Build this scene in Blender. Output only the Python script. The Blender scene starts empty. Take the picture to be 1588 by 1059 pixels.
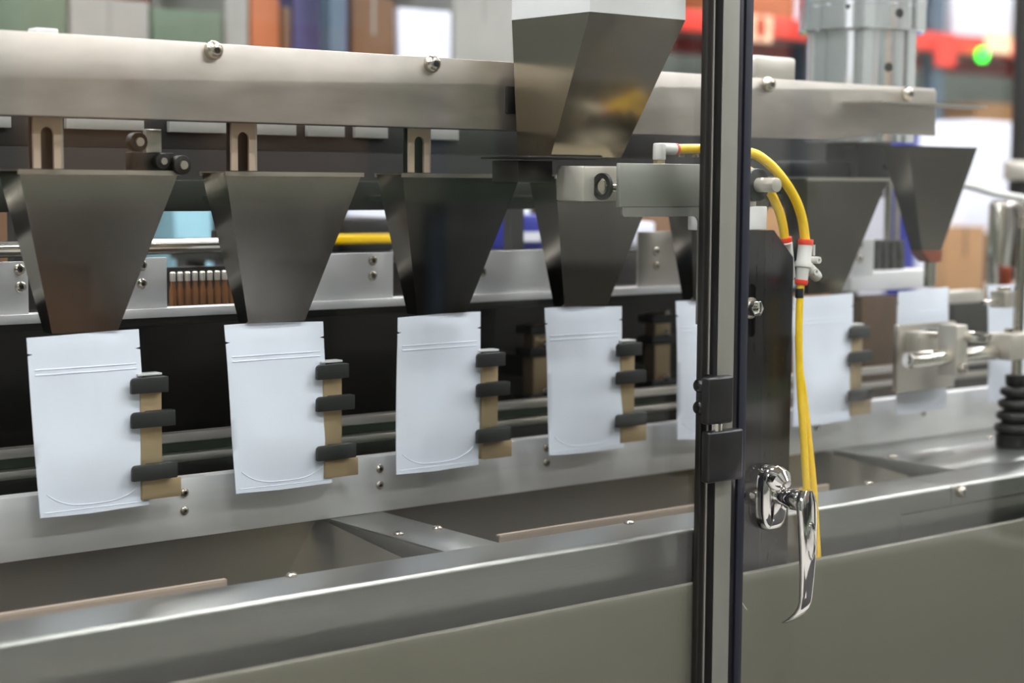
import bpy, bmesh, math, random
import numpy as np
random.seed(7)
PI = math.pi
scene = bpy.context.scene
COL = scene.collection

# ------------------------------------------------------------------ camera
F, CX, CY = 2700.0, 794.0, 529.5            # focal length and centre in pixels of the 1588x1059 frame
EYE = np.array([-.902, -2.111, 1.5])
_a, _roll, _th = math.atan2(3356, F), .0066, math.atan(247 / F)
_f0 = np.array([math.cos(_a), math.sin(_a), 0]); _r0 = np.array([math.sin(_a), -math.cos(_a), 0]); _u0 = np.array([0, 0, 1.])
FW = math.cos(_th) * _f0 - math.sin(_th) * _u0
_u1 = math.sin(_th) * _f0 + math.cos(_th) * _u0
RT = math.cos(_roll) * _r0 + math.sin(_roll) * _u1
UP = math.cos(_roll) * _u1 - math.sin(_roll) * _r0
def at(px, py, **k):
    """The point of the plane X=, Y= or Z= that the photograph shows at a pixel."""
    r = FW + (px - CX) / F * RT - (py - CY) / F * UP
    (n, v), = k.items(); i = 'XYZ'.index(n)
    p = EYE + r * (v - EYE[i]) / r[i]
    return tuple(float(x) for x in p)
cam = bpy.data.cameras.new('camera'); camo = bpy.data.objects.new('camera', cam); COL.objects.link(camo)
from mathutils import Matrix, Vector
camo.matrix_world = Matrix(((RT[0], UP[0], -FW[0], EYE[0]), (RT[1], UP[1], -FW[1], EYE[1]), (RT[2], UP[2], -FW[2], EYE[2]), (0, 0, 0, 1)))
cam.sensor_width = 36; cam.lens = F / 1588 * 36; cam.clip_start = .05
cam.dof.use_dof = True; cam.dof.focus_distance = 2.42; cam.dof.aperture_fstop = 2.8
scene.camera = camo

# ------------------------------------------------------------------ light and exposure
w = bpy.data.worlds.new('world'); scene.world = w; w.use_nodes = True
w.node_tree.nodes['Background'].inputs[0].default_value = (.8, .85, 1, 1)
w.node_tree.nodes['Background'].inputs[1].default_value = .05
LAMP = 118.0                                   # strength of the ceiling lamps' diffusers
vs = scene.view_settings
vs.view_transform = 'Standard'; vs.look = 'None'; vs.exposure = 0.0; vs.gamma = 1; vs.use_curve_mapping = False
scene.cycles.use_denoising = True
scene.cycles.max_bounces = 10; scene.cycles.transparent_max_bounces = 16; scene.cycles.glossy_bounces = 6
scene.cycles.caustics_reflective = False

# ------------------------------------------------------------------ materials
def srgb(r, g, b):
    f = lambda c: ((c / 255 + .055) / 1.055) ** 2.4 if c > 10 else c / 255 / 12.92
    return (f(r), f(g), f(b), 1)
def mat(name, rgb, rough=.5, metal=0., noise=0., scale=20., stretch=(1, 1, 1), bump=0., emit=None, spec=.5, rvar=0., coat=0.):
    m = bpy.data.materials.new(name); m.use_nodes = True
    nt = m.node_tree; b = nt.nodes['Principled BSDF']
    c = srgb(*rgb)
    b.inputs['Base Color'].default_value = c; b.inputs['Roughness'].default_value = rough; b.inputs['Metallic'].default_value = metal
    b.inputs['Specular IOR Level'].default_value = spec; b.inputs['Coat Weight'].default_value = coat
    if emit:
        b.inputs['Emission Color'].default_value = srgb(*emit[0]); b.inputs['Emission Strength'].default_value = emit[1]
    if noise or bump or rvar:
        tc = nt.nodes.new('ShaderNodeTexCoord'); mp = nt.nodes.new('ShaderNodeMapping'); nz = nt.nodes.new('ShaderNodeTexNoise')
        mp.inputs['Scale'].default_value = stretch; nz.inputs['Scale'].default_value = scale; nz.inputs['Detail'].default_value = 5
        nt.links.new(tc.outputs['Object'], mp.inputs[0]); nt.links.new(mp.outputs[0], nz.inputs['Vector'])
        if noise:
            cr = nt.nodes.new('ShaderNodeMix'); cr.data_type = 'RGBA'
            cr.inputs['A'].default_value = tuple(x * (1 - noise) for x in c[:3]) + (1,)
            cr.inputs['B'].default_value = tuple(min(1, x * (1 + noise)) for x in c[:3]) + (1,)
            nt.links.new(nz.outputs['Fac'], cr.inputs['Factor']); nt.links.new(cr.outputs['Result'], b.inputs['Base Color'])
        if rvar:
            mr = nt.nodes.new('ShaderNodeMapRange'); mr.inputs['To Min'].default_value = max(0, rough - rvar); mr.inputs['To Max'].default_value = rough + rvar
            nt.links.new(nz.outputs['Fac'], mr.inputs['Value']); nt.links.new(mr.outputs[0], b.inputs['Roughness'])
        if bump:
            bp = nt.nodes.new('ShaderNodeBump'); bp.inputs['Strength'].default_value = bump; bp.inputs['Distance'].default_value = .002
            nt.links.new(nz.outputs['Fac'], bp.inputs['Height']); nt.links.new(bp.outputs[0], b.inputs['Normal'])
    return m
M = {}
M['steel'] = mat('brushed_steel', (196, 190, 180), .36, 1, .10, 30, (1, 1, 26), .03, rvar=.06)
M['rail'] = mat('rail_steel', (150, 151, 146), .33, 1, .08, 24, (.6, 6, 20), .02, rvar=.06)
M['panel'] = mat('panel_steel', (222, 221, 220), .5, .62, .10, 12, (1, 1, 6), .02, rvar=.07)
M['beam'] = mat('beam_steel', (186, 178, 170), .40, .92, .26, 11, (1, 1, 3), .03, rvar=.14)  # colour noise paints patchy highlights along with smudges
M['hopper'] = mat('polished_hopper_steel', (118, 113, 104), .16, 1, .06, 8, (1, 1, 1), .0, rvar=.05)
M['hopper2'] = mat('mill_hopper_steel', (148, 138, 120), .20, 1, .06, 10, (1, 1, 3), .0, rvar=.05)
M['tray'] = mat('tray_steel', (128, 122, 106), .34, 1)
M['plate'] = mat('bright_plate_steel', (238, 237, 236), .36, .35, .05, 20, (1, 1, 14), .02, rvar=.06)
M['alu'] = mat('anodised_aluminium', (126, 126, 116), .45, .35, .04, 40, (30, 30, 1), .01)
M['milled'] = mat('milled_aluminium', (206, 200, 188), .36, .6, .05, 40, (1, 1, 1))
M['chrome'] = mat('chrome', (228, 226, 222), .05, 1)
M['drum'] = mat('turned_aluminium', (244, 246, 252), .13, .88, .05, 30)
M['mat'] = mat('black_reflection_mat', (30, 29, 28), .8, 0, .2, 30)
M['rod'] = mat('polished_rod_steel', (220, 214, 204), .14, 1)
M['bolt'] = mat('bolt_steel', (190, 182, 168), .25, 1)
M['brass'] = mat('brass_tan_bar', (182, 160, 126), .5, .65, .06, 60)
M['finger'] = mat('black_gripper_plastic', (30, 32, 31), .5, 0, .1, 60)
M['black'] = mat('black_anodised', (17, 16, 16), .34, 0, .1, 40)
M['dark'] = mat('dark_machine_steel', (46, 44, 41), .42, .5, .25, 5, (1, 1, 1), rvar=.08)
M['darkpaint'] = mat('dark_grey_paint', (34, 32, 30), .5, 0, .2, 8)
M['bracket'] = mat('dark_bracket_steel', (74, 72, 74), .3, 1, .15, 14, (12, 1, 1), rvar=.08)
M['frost'] = mat('satin_guide_plate', (150, 150, 142), .48, .85, .05, 30)
M['gasket'] = mat('navy_rubber_gasket', (24, 26, 38), .45)
M['rubber'] = mat('black_rubber', (26, 25, 25), .42, 0, .08, 50)
M['pouch'] = mat('white_matte_film', (237, 242, 253), .42, 0, .015, 14, (1, 1, 1), .015, spec=.35)
M['yellow'] = mat('yellow_tubing', (247, 203, 8), .32, 0, coat=.2)
M['red'] = mat('red_release_collar', (232, 62, 28), .4)
M['fit'] = mat('pale_grey_fitting', (208, 206, 198), .45)
M['white'] = mat('white_plastic', (228, 227, 224), .45)
M['cabinet'] = mat('grey_cabinet_paint', (104, 101, 88), .42, .2, .05, 6, (1, 1, 2), rvar=.04)
M['card'] = mat('cardboard', (158, 118, 78), .85, 0, .12, 9)
M['card2'] = mat('dark_cardboard', (112, 80, 54), .85, 0, .12, 9)
M['bluebin'] = mat('blue_bin_plastic', (22, 30, 132), .4)
M['paper'] = mat('white_paper', (230, 230, 236), .7)
M['rackred'] = mat('orange_red_rack_beam', (222, 56, 40), .5, 0, .06, 8)
M['rackblue'] = mat('slate_blue_rack_post', (74, 92, 108), .5, 0, .06, 8)
M['wrap'] = mat('white_wrapped_goods', (226, 228, 240), .4, 0, .1, 5)
M['greenbox'] = mat('grey_green_goods', (96, 112, 92), .7, 0, .3, 5)
M['greybox'] = mat('grey_goods', (150, 148, 142), .7, 0, .2, 5)
M['lilac'] = mat('lilac_goods', (72, 68, 112), .7, 0, .2, 6)
M['orange'] = mat('orange_goods', (176, 100, 58), .7, 0, .1, 6)
M['green'] = mat('bright_green', (60, 190, 60), .5)
M['cyan'] = mat('pale_blue_cloth', (150, 196, 210), .8, 0, .1, 12)
M['braid'] = mat('braided_steel_hose', (206, 202, 196), .3, 1, .25, 260, (1, 1, 1), .3)
M['copper'] = mat('copper_red_sleeve', (150, 72, 46), .4, .4)
M['floor'] = mat('concrete_floor', (172, 169, 163), .35, 0, .2, 2.2, rvar=.1)
M['wall'] = mat('painted_wall', (150, 152, 146), .8, 0, .06, 1.5)
M['wall_dark'] = mat('dark_green_wall', (78, 84, 76), .8, 0, .06, 1.5)
M['tan'] = mat('tan_bracket', (192, 172, 152), .45, .5, .06, 40)
M['ceil'] = mat('ceiling_deck', (140, 140, 138), .9, 0, .08, 2)
M['lamp'] = mat('lamp_diffuser', (255, 255, 255), .5, emit=((250, 250, 255), LAMP))
M['lamph'] = mat('lamp_housing', (210, 210, 208), .5)
M['led'] = mat('green_indicator', (40, 255, 60), .4, emit=((40, 255, 60), 4))
def glass(name, tint, ior=1.5):
    m = bpy.data.materials.new(name); m.use_nodes = True; nt = m.node_tree; nt.nodes.clear()
    o = nt.nodes.new('ShaderNodeOutputMaterial'); mx = nt.nodes.new('ShaderNodeMixShader')
    t = nt.nodes.new('ShaderNodeBsdfTransparent'); g = nt.nodes.new('ShaderNodeBsdfGlossy'); fr = nt.nodes.new('ShaderNodeFresnel')
    t.inputs[0].default_value = tint; g.inputs['Roughness'].default_value = .0; g.inputs['Color'].default_value = (1, 1, 1, 1)
    ge = nt.nodes.new('ShaderNodeNewGeometry'); mr = nt.nodes.new('ShaderNodeMapRange')   # same mirror share on both faces of the sheet
    mr.inputs['To Min'].default_value = ior; mr.inputs['To Max'].default_value = 1 / ior
    nt.links.new(ge.outputs['Backfacing'], mr.inputs['Value']); nt.links.new(mr.outputs[0], fr.inputs[0])
    nt.links.new(fr.outputs[0], mx.inputs[0]); nt.links.new(t.outputs[0], mx.inputs[1]); nt.links.new(g.outputs[0], mx.inputs[2])
    nt.links.new(mx.outputs[0], o.inputs[0])
    return m
M['glass'] = glass('clear_pane', (.97, .98, .97, 1), 1.42)

# ------------------------------------------------------------------ builders
class MB:
    """Collects shapes; build() links them as ONE mesh object."""
    def __init__(s): s.v, s.f = [], []
    def add(s, v, f):
        n = len(s.v); s.v += [tuple(float(c) for c in p) for p in v]; s.f += [tuple(i + n for i in q) for q in f]; return s
    def box(s, x0, x1, y0, y1, z0, z1):
        return s.add([(x, y, z) for z in (z0, z1) for x, y in ((x0, y0), (x1, y0), (x1, y1), (x0, y1))],
                     [(3, 2, 1, 0), (4, 5, 6, 7), (0, 1, 5, 4), (1, 2, 6, 5), (2, 3, 7, 6), (3, 0, 4, 7)])
    def rings(s, rs, caps=True, closed=False):
        n = len(rs[0]); v = [p for r in rs for p in r]; f = []
        m = len(rs)
        for i in range(m if closed else m - 1):
            j = (i + 1) % m
            for k in range(n): f.append((i * n + k, i * n + (k + 1) % n, j * n + (k + 1) % n, j * n + k))
        if caps and not closed:
            f.append(tuple(range(n - 1, -1, -1))); f.append(tuple((m - 1) * n + k for k in range(n)))
        return s.add(v, f)
    def prism(s, poly, plane, d0, d1):
        g = {'XZ': lambda p, d: (p[0], d, p[1]), 'YZ': lambda p, d: (d, p[0], p[1]), 'XY': lambda p, d: (p[0], p[1], d)}[plane]
        return s.rings([[g(p, d0) for p in poly], [g(p, d1) for p in poly]])
    def cyl(s, p0, p1, r0, r1=None, n=20, caps=True):
        return s.sweep([p0, p1], [r0, r0 if r1 is None else r1], n, caps)
    def sweep(s, path, r, n=12, caps=True, flat=None):
        P = [np.array(p, float) for p in path]; m = len(P)
        R = [r] * m if np.isscalar(r) else list(r)
        T = []
        for i in range(m):
            t = P[min(i + 1, m - 1)] - P[max(i - 1, 0)]
            T.append(t / (np.linalg.norm(t) + 1e-12))
        ref = np.array([0, 0, 1.]) if abs(T[0][2]) < .9 else np.array([1., 0, 0])
        rs = []
        for i in range(m):
            a = np.cross(T[i], ref); a /= np.linalg.norm(a); b = np.cross(a, T[i]); ref = b
            rs.append([P[i] + R[i] * (math.cos(2 * PI * k / n) * a + (flat or 1) * math.sin(2 * PI * k / n) * b) for k in range(n)])
        return s.rings(rs, caps)
    def lathe(s, axis0, prof, n=28):           # prof: (radius, z) about a vertical axis at (x, y)
        return s.rings([[(axis0[0] + r * math.cos(2 * PI * k / n), axis0[1] + r * math.sin(2 * PI * k / n), z) for k in range(n)] for r, z in prof])
    def hexa(s, p0, p1, r):
        return s.sweep([p0, p1], r, 6)
    def build(s, name, material, parent=None, bevel=0., smooth=True, seg=2, sharp=35):
        o = bpy.data.objects.new(name, bpy.data.meshes.new(name)); COL.objects.link(o)
        off = np.zeros(3)
        if parent:
            o.parent = parent; q = parent
            while q: off += np.array(q.location); q = q.parent
        else:
            V = np.array(s.v); off = np.array([(V[:, 0].min() + V[:, 0].max()) / 2, (V[:, 1].min() + V[:, 1].max()) / 2, V[:, 2].min()])
            o.location = off
        me = o.data; me.from_pydata([tuple(np.array(p) - off) for p in s.v], [], s.f)
        bm = bmesh.new(); bm.from_mesh(me); bmesh.ops.recalc_face_normals(bm, faces=bm.faces)
        if bevel:
            es = [e for e in bm.edges if len(e.link_faces) == 2 and e.calc_face_angle(0) > .5]
            bmesh.ops.bevel(bm, geom=es, offset=bevel, segments=seg, affect='EDGES', profile=.5, clamp_overlap=True)
        if smooth:
            for f in bm.faces: f.smooth = True
            for e in bm.edges:
                if len(e.link_faces) != 2 or e.calc_face_angle(0) > math.radians(sharp): e.smooth = False
        bm.to_mesh(me); bm.free(); me.materials.append(material)
        return o
def tag(o, label, cat=None, group=None, kind=None):
    if label: o['label'] = label
    if cat: o['category'] = cat
    if group: o['group'] = group
    if kind: o['kind'] = kind
    return o
def thing(name, loc, label, cat, group=None, kind=None):
    o = bpy.data.objects.new(name, None); COL.objects.link(o); o.location = loc; o.empty_display_size = .02
    return tag(o, label, cat, group, kind)
def structure(name, mb, m, **k):
    o = mb.build(name, m, **k); o['kind'] = 'structure'; return o
def copy_tree(o, parent=None, dx=None):
    c = o.copy(); COL.objects.link(c); c.parent = parent
    if dx is not None: c.location = Vector(o.location) + Vector(dx)
    for ch in list(o.children): copy_tree(ch, c)
    return c
def screw(x, y, z, r, parent, name='screw', axis='-y', h=None):
    h = h or r * .7
    m = MB()
    d = {'-y': (0, -1, 0), 'z': (0, 0, 1), '-x': (-1, 0, 0)}[axis]
    q = lambda t: (x + d[0] * t, y + d[1] * t, z + d[2] * t)
    m.sweep([q(-.001), q(h * .5), q(h * .85), q(h)], [r, r, r * .8, r * .5], 14)
    o = m.build(name, M['bolt'], parent)
    MB().hexa(q(h), q(h + .0004), r * .38).build('socket', M['black'], o, smooth=False) if r > .0045 else None
    return o

# ------------------------------------------------------------------ the room
X0, X1, Y0, Y1, ZC = -7., 14., -8., 7., 5.5
structure('floor', MB().box(X0, X1, Y0, Y1, -.1, 0), M['floor'], smooth=False)
structure('ceiling', MB().box(X0, X1, Y0, Y1, ZC, ZC + .1), M['ceil'], smooth=False)
structure('wall_back', MB().box(X0, X1, Y1, Y1 + .1, 0, ZC), M['wall_dark'], smooth=False)
structure('wall_front', MB().box(X0, X1, Y0 - .1, Y0, 0, ZC), M['wall'], smooth=False)
structure('wall_left', MB().box(X0 - .1, X0, Y0, Y1, 0, ZC), M['wall_dark'], smooth=False)
structure('wall_right', MB().box(X1, X1 + .1, Y0, Y1, 0, ZC), M['wall'], smooth=False)
lamp0 = None; N5 = ['first', 'second', 'third', 'fourth', 'fifth']
for i in range(5):
    for j in range(5):
        x, y = -5 + 4 * i, -6.2 + 2.9 * j
        if lamp0 is None:
            lamp0 = thing('ceiling_lamp', (x, y, ZC - .12), 'white hall ceiling lamp, first from the left in the first row from the near wall', 'lamp', 'ceiling lamps of the hall')
            MB().box(x - .75, x + .75, y - .14, y + .14, ZC - .07, ZC).build('housing', M['lamph'], lamp0, smooth=False)
            MB().box(x - .72, x + .72, y - .12, y + .12, ZC - .10, ZC - .07).build('diffuser', M['lamp'], lamp0, smooth=False)
        else:
            l = copy_tree(lamp0, None, (x + 5, y + 6.2, 0)); l['label'] = 'white hall ceiling lamp, %s from the left in the %s row from the near wall' % (N5[i], N5[j])

# ------------------------------------------------------------------ machine cabinet, rail, trays
cab = thing('machine_cabinet', (.7, 0, 0), 'grey painted lower cabinet of the packaging machine below the steel rail', 'machine')
MB().box(-1.8, 3.4, -.385, -.372, .06, .935).build('front_panel', M['cabinet'], cab, .002)
MB().box(-1.8, 3.4, -.36, .9, .06, .78).build('body', M['darkpaint'], cab, smooth=False)
MB().box(-1.75, 3.35, -.33, .85, 0, .06).build('plinth', M['black'], cab, smooth=False)
MB().box(-1.8, 3.4, .082, .9, .80, .985).build('deck', M['dark'], cab, smooth=False)

def rail_profile(z0, yf=-.33, yb=-.24, zt=1.0, r=.007, t=.003):
    arc = [(yf + r - r * math.cos(a), zt - r + r * math.sin(a)) for a in np.linspace(0, PI / 2, 6)]
    inn = [(yf + t + (r - t) * (1 - math.cos(a)) , zt - r + (r - t) * math.sin(a)) for a in np.linspace(PI / 2, 0, 6)]
    return [(yf, z0)] + arc + [(yb, zt), (yb, zt - .02), (yb - t, zt - .02), (yb - t, zt - t)] + inn + [(yf + t, z0)]
ZS = at(1430, 792, Y=-.33)[2]; XS1 = at(1397, 810, Y=-.33)[0]; XS2 = at(1475, 765, Y=-.33)[0]
rail = thing('front_rail', (.2, -.33, .9), 'long brushed steel front rail left of its vertical seam', 'rail')
m = MB(); m.prism(rail_profile(ZS), 'YZ', -1.7, XS2 - .001); m.box(-1.7, XS1 - .001, -.33, -.327, .87, ZS)
m.build('rail_body', M['rail'], rail)
rail2 = thing('front_rail', (2.2, -.33, .9), 'short brushed steel rail section with a button bolt right of the seam', 'rail')
m = MB(); m.prism(rail_profile(ZS), 'YZ', XS2 + .001, 3.3); m.box(XS1 + .001, 3.3, -.33, -.327, .87, ZS - .0015)
m.build('rail_body', M['rail'], rail2)
q = at(1487, 762, Y=-.33); screw(q[0], -.33, q[2], .010, rail2, 'button_bolt', h=.012)
for px, py in ((452, 894), (975, 812), (1347, 751), (-120, 990)):
    q = at(px, py, Z=1.0); screw(q[0], q[1], 1.0, .0075, rail, 'flange_screw', 'z')
# cross braces between rail and panel
def brace(xa, xb, label, screws):
    t = thing('cross_brace', ((xa + xb) / 2, -.1, .96), label, 'brace', 'cross braces of the tray')
    m = MB(); m.box(xa, xb, -.239, .05, .9965, .9995); m.box(xa, xa + .003, -.239, .05, .965, .9965); m.box(xb - .003, xb, -.239, .05, .965, .9965)
    m.build('channel', M['rail'], t, .001)
    for px, py in screws:
        q = at(px, py, Z=1.0); screw(q[0], q[1], .9995, .0075, t, 'screw', 'z')
brace(.49, .585, 'steel cross brace with two screws between the two open trays', ((618, 829), (678, 820)))
t = thing('deck_plate', (2.2, -.1, .96), 'flat steel deck plate under the black bellows at right', 'plate')
m = MB(); m.box(1.615, 3.3, -.239, .05, .9965, .9995); m.box(1.615, 1.618, -.239, .05, .965, .9965)
m.build('plate', M['rail'], t, .001)
for px, py in ((1382, 709), (1387, 709), (1534, 680)):
    q = at(px, py, Z=1.0); screw(q[0], q[1], .9995, .006, t, 'screw', 'z')
def tray(xa, xb, label):
    t = thing('catch_tray', ((xa + xb) / 2, -.1, .83), label, 'tray', 'catch trays')
    y0, y1 = -.234, .078
    m = MB()
    top = [(xa, y0, .978), (xb, y0, .964), (xb, y1, .9962), (xa, y1, .9962)]
    bot = [(xa, y0, .815), (xb - .14, y0, .79), (xb - .14, y1, .79), (xa, y1, .815)]
    m.add(top + bot, [(4, 5, 6, 7), (0, 1, 5, 4), (1, 2, 6, 5), (2, 3, 7, 6), (3, 0, 4, 7)])
    o = m.build('tray_sheet', M['tray'], t, smooth=False)
    sol = o.modifiers.new('t', 'SOLIDIFY'); sol.thickness = .002; sol.offset = -1
    return t
ta = tray(-1.4, .488, 'open dark steel catch tray left of the cross brace')
tb = tray(.587, 1.612, 'open dark steel catch tray right of the cross brace')
def stop_bar(pa, pb, xa, xb, label):
    p, q = at(*pa, Y=-.13), at(*pb, Y=-.13); z = (p[2] + q[2]) / 2
    xa = p[0] if xa is None else xa; xb = q[0] if xb is None else xb
    m = MB(); m.box(xa, xb, -.130, -.1285, .817, z); m.prism([(-.1302, z - .0022), (-.1285, z), (-.122, z), (-.122, z - .0022)], 'YZ', xa, xb)
    o = m.build('drip_strip', M['tan'], None, smooth=False); tag(o, label, 'strip', 'drip strips in the trays'); return o
stop_bar((0, 954), (352, 897), -1.2, None, 'shiny angled steel strip lying along the left tray')
stop_bar((775, 833), (1080, 780), None, 1.40, 'shiny angled steel strip lying along the right tray')

# panel behind the pouches
pan = thing('splash_panel', (.7, .05, 1.0), 'upright brushed steel panel behind the pouch bottoms with paired screws', 'panel')
m = MB(); m.box(-1.5, 3.2, .05, .053, .9998, 1.085); m.box(-1.5, 3.2, .053, .075, 1.082, 1.085)
m.build('sheet', M['panel'], pan, .001)
for px, py in ((286, 764), (286, 792), (589, 727), (589, 752), (848, 717), (848, 694), (1267, 662), (1432, 640)):
    q = at(px, py, Y=.049); screw(q[0], .05, q[2], .0065, pan)

# guide rails and dark interior behind the pouches
for (pa, pb, h, lab) in (((0, 742), (360, 696), .012, 'lower thin guide rail running behind the pouches'), ((0, 705), (360, 668), .014, 'upper thin guide rail running behind the pouches')):
    z = (at(*pa, Y=.14)[2] + at(*pb, Y=.14)[2]) / 2
    o = MB().box(-1.3, 3., .13, .15, z - h / 2, z + h / 2).build('guide_rail', M['steel'], None, .002); tag(o, lab, 'rail', 'guide rails behind the pouches')
back = thing('rear_cover', (.7, .42, .98), 'dark steel rear cover closing the machine behind the pouches', 'cover')
MB().box(-1.6, 1.75, .42, .43, .985, 1.36).build('sheet', M['dark'], back, .001)
for x in (-.5, .35, 1.05, 1.7):
    MB().box(x - .03, x + .03, .40, .42, .985, 1.36).build('stiffener', M['darkpaint'], back, .002)
o = MB().box(-1.6, 1.74, .1705, .399, 1.29, 1.303).build('inner_shelf', M['dark'], None, .001); tag(o, 'dark steel shelf under the bright backing plates', 'shelf')

# ------------------------------------------------------------------ pouches
PW, PH = .160, .236
def make_pouch(idx, x, lean, fat, z0=1.064):
    """A flat stand-up pouch: two film sheets welded at their rims."""
    rnd = random.Random(idx)
    us = list(np.linspace(0, 1, 17))
    vs_ = sorted(list(np.linspace(0, 1, 27)) + [.893, .900, .907])
    ph = rnd.uniform(0, 6); dent = rnd.uniform(.25, .5); du = rnd.uniform(.3, .45)
    def half(u, v):
        e = max(0., math.sin(PI * min(1, max(0, (u - .035) / .93)))) ** .6
        prof = .18 + .82 * max(0, min(1, (.86 - v) / .5)) if v < .93 else .18 * (1 - v) / .07
        k_ = min(1, v / .34); prof *= k_ * k_ * (3 - 2 * k_)
        prof -= dent * math.exp(-((u - du) / .2) ** 2 - ((v - .52) / .26) ** 2)
        return .0006 + fat * e * prof
    def mid(u, v):
        return .0035 * math.sin(2.2 * u + ph) * (.4 + .6 * v) - .004 * (1 - v) * (u - .5) + .0012 * math.sin(5 * v + 3 * u + ph)
    def xz(u, v):
        w = PW * (1 - .035 * (1 - v))
        xx = .08 - PW / 2 + lean * (1 - v) + u * w + (PW - w) * .6
        return x + xx, z0 + v * PH + .004 * (u - .5) * 0 + .0016 * math.sin(3 * u + ph) * (1 if v > .98 else 0) + (-.002 + .004 * abs(u - .45)) * (1 if v < .001 else 0)
    def S(u, v, s, off=0.):
        a, b = xz(u, v); return (a, mid(u, v) + s * (half(u, v) + off), b)
    nu = len(us); V, Fc = [], []
    for s in (-1, 1):
        for v in vs_:
            for i, u in enumerate(us):
                uu = u
                if abs(v - .900) < 1e-6 and i in (0, nu - 1): uu = .045 if i == 0 else .955
                V.append(S(uu, v, s))
    nv = len(vs_); N = nu * nv
    for j in range(nv - 1):
        for i in range(nu - 1):
            a = j * nu + i
            Fc.append((a, a + 1, a + nu + 1, a + nu)); Fc.append((N + a, N + a + nu, N + a + nu + 1, N + a + 1))
    ringi = [i for i in range(nu)] + [j * nu + nu - 1 for j in range(1, nv)] + [(nv - 1) * nu + i for i in range(nu - 2, -1, -1)] + [j * nu for j in range(nv - 2, 0, -1)]
    for k in range(len(ringi)):
        a, b = ringi[k], ringi[(k + 1) % len(ringi)]; Fc.append((b, a, N + a, N + b))
    root = MB().add(V, Fc).build('pouch', M['pouch'], None, sharp=80)
    z = MB()
    for v0 in (.815, .787):
        z.sweep([S(u, v0 + .010 * (u - .5) * 0, -1, .0002) for u in np.linspace(.05, .95, 20)], .0010, 6)
    z.build('zipper', M['pouch'], root)
    g = MB(); g.sweep([S(u, .045 + .13 * abs(2 * u - 1) ** 3.2, -1, .0001) for u in np.linspace(.07, .93, 24)], .0008, 6)
    g.sweep([S(u, .022, -1, .0001) for u in np.linspace(.04, .96, 14)], .0006, 6)
    g.build('bottom_gusset', M['pouch'], root)
    return root
PL = ['leftmost white pouch, hanging nearest the photo edge', 'white pouch second from the left, shaded in the middle',
      'white pouch third from the left, bulging at its bottom', 'white pouch fourth from the left with a bright fold down its right side',
      'white pouch mostly hidden behind the aluminium door post', 'white pouch hanging just right of the yellow tubes',
      'white pouch clamped behind the steel sealing plate', 'rightmost white pouch behind the black bellows']
for i in range(8):
    p = make_pouch(i, i * .2885, (.012, .014, -.004, .009, .006, .004, .004, .010)[i], (.0085, .0075, .009, .0095, .009, .010, .004, .007)[i])
    tag(p, PL[i], 'pouch', 'white pouches on the machine')

# grippers: bar, three black fingers, foot
def make_gripper(x):
    t = thing('pouch_gripper', (x + .17, 0, 1.076), '', 'gripper', 'pouch grippers')
    MB().box(x + .158, x + .189, -.004, .012, 1.0985, 1.2355).build('bar', M['brass'], t, .001)
    MB().box(x + .158, x + .216, -.006, .014, 1.072, 1.098).build('foot', M['brass'], t, .001)
    MB().box(x + .154, x + .189, -.006, .012, 1.2395, 1.2425).build('cap_plate', M['plate'], t, .0005)
    for zc, xr in ((1.228, .192), (1.182, .202), (1.111, .204)):
        m = MB(); r = .006
        a, b, c, d = x + .138, x + xr, zc - .0105, zc + .0105
        poly = [(a, c), (b, c), (b, d), (a + r, d)] + [(a + r - r * math.sin(k), d - r + r * math.cos(k)) for k in np.linspace(.3, PI / 2, 4)]
        m.prism(poly, 'XZ', -.019, -.012); m.box(x + .163, x + xr, -.012, -.0042, zc - .0105, zc + .0105)
        m.build('finger', M['finger'], t, .0012)
    for s_ in (0, 1):
        MB().cyl((x + .174, .0125, 1.11 + .1 * s_), (x + .174, .1295, 1.11 + .1 * s_), .006).build('arm', M['dark'], t)
    return t
GL = ['tan gripper with three black fingers on the leftmost pouch', 'tan gripper with three black fingers on the second pouch from the left',
      'shadowed gripper with three black fingers on the third pouch from the left', 'tan gripper with three black fingers on the fourth pouch, left of the post',
      None, 'tan gripper with three black fingers right of the yellow tubes']
g0 = make_gripper(0); g0['label'] = GL[0]
for i in (1, 2, 3, 5):
    g = copy_tree(g0, None, (i * .2885, 0, 0)); g['label'] = GL[i]
# second lane of gripper bars seen in the dark behind
for (px, py, lab) in ((1022, 550, 'dim brown gripper bar in the dark between the fourth pouch and the post'), (835, 570, 'dim gripper bar in the dark left of the fourth pouch')):
    q = at(px, py, Y=.30)
    t = thing('return_gripper', (q[0], .30, q[2] - .07), lab, 'gripper', 'returning grippers')
    MB().box(q[0] - .02, q[0] + .02, .29, .32, q[2] - .07, q[2] + .08).build('bar', M['brass'], t, .001)
    for dz in (-.055, .03, .07):
        MB().box(q[0] - .035, q[0] + .03, .28, .325, q[2] + dz - .008, q[2] + dz + .008).build('finger', M['finger'], t, .001)
        screw(q[0], .28, q[2] + dz + .014, .006, t)
    MB().box(q[0] - .01, q[0] + .01, .32, .4195, q[2] - .02, q[2] + .02).build('arm', M['dark'], t, .001)

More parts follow.
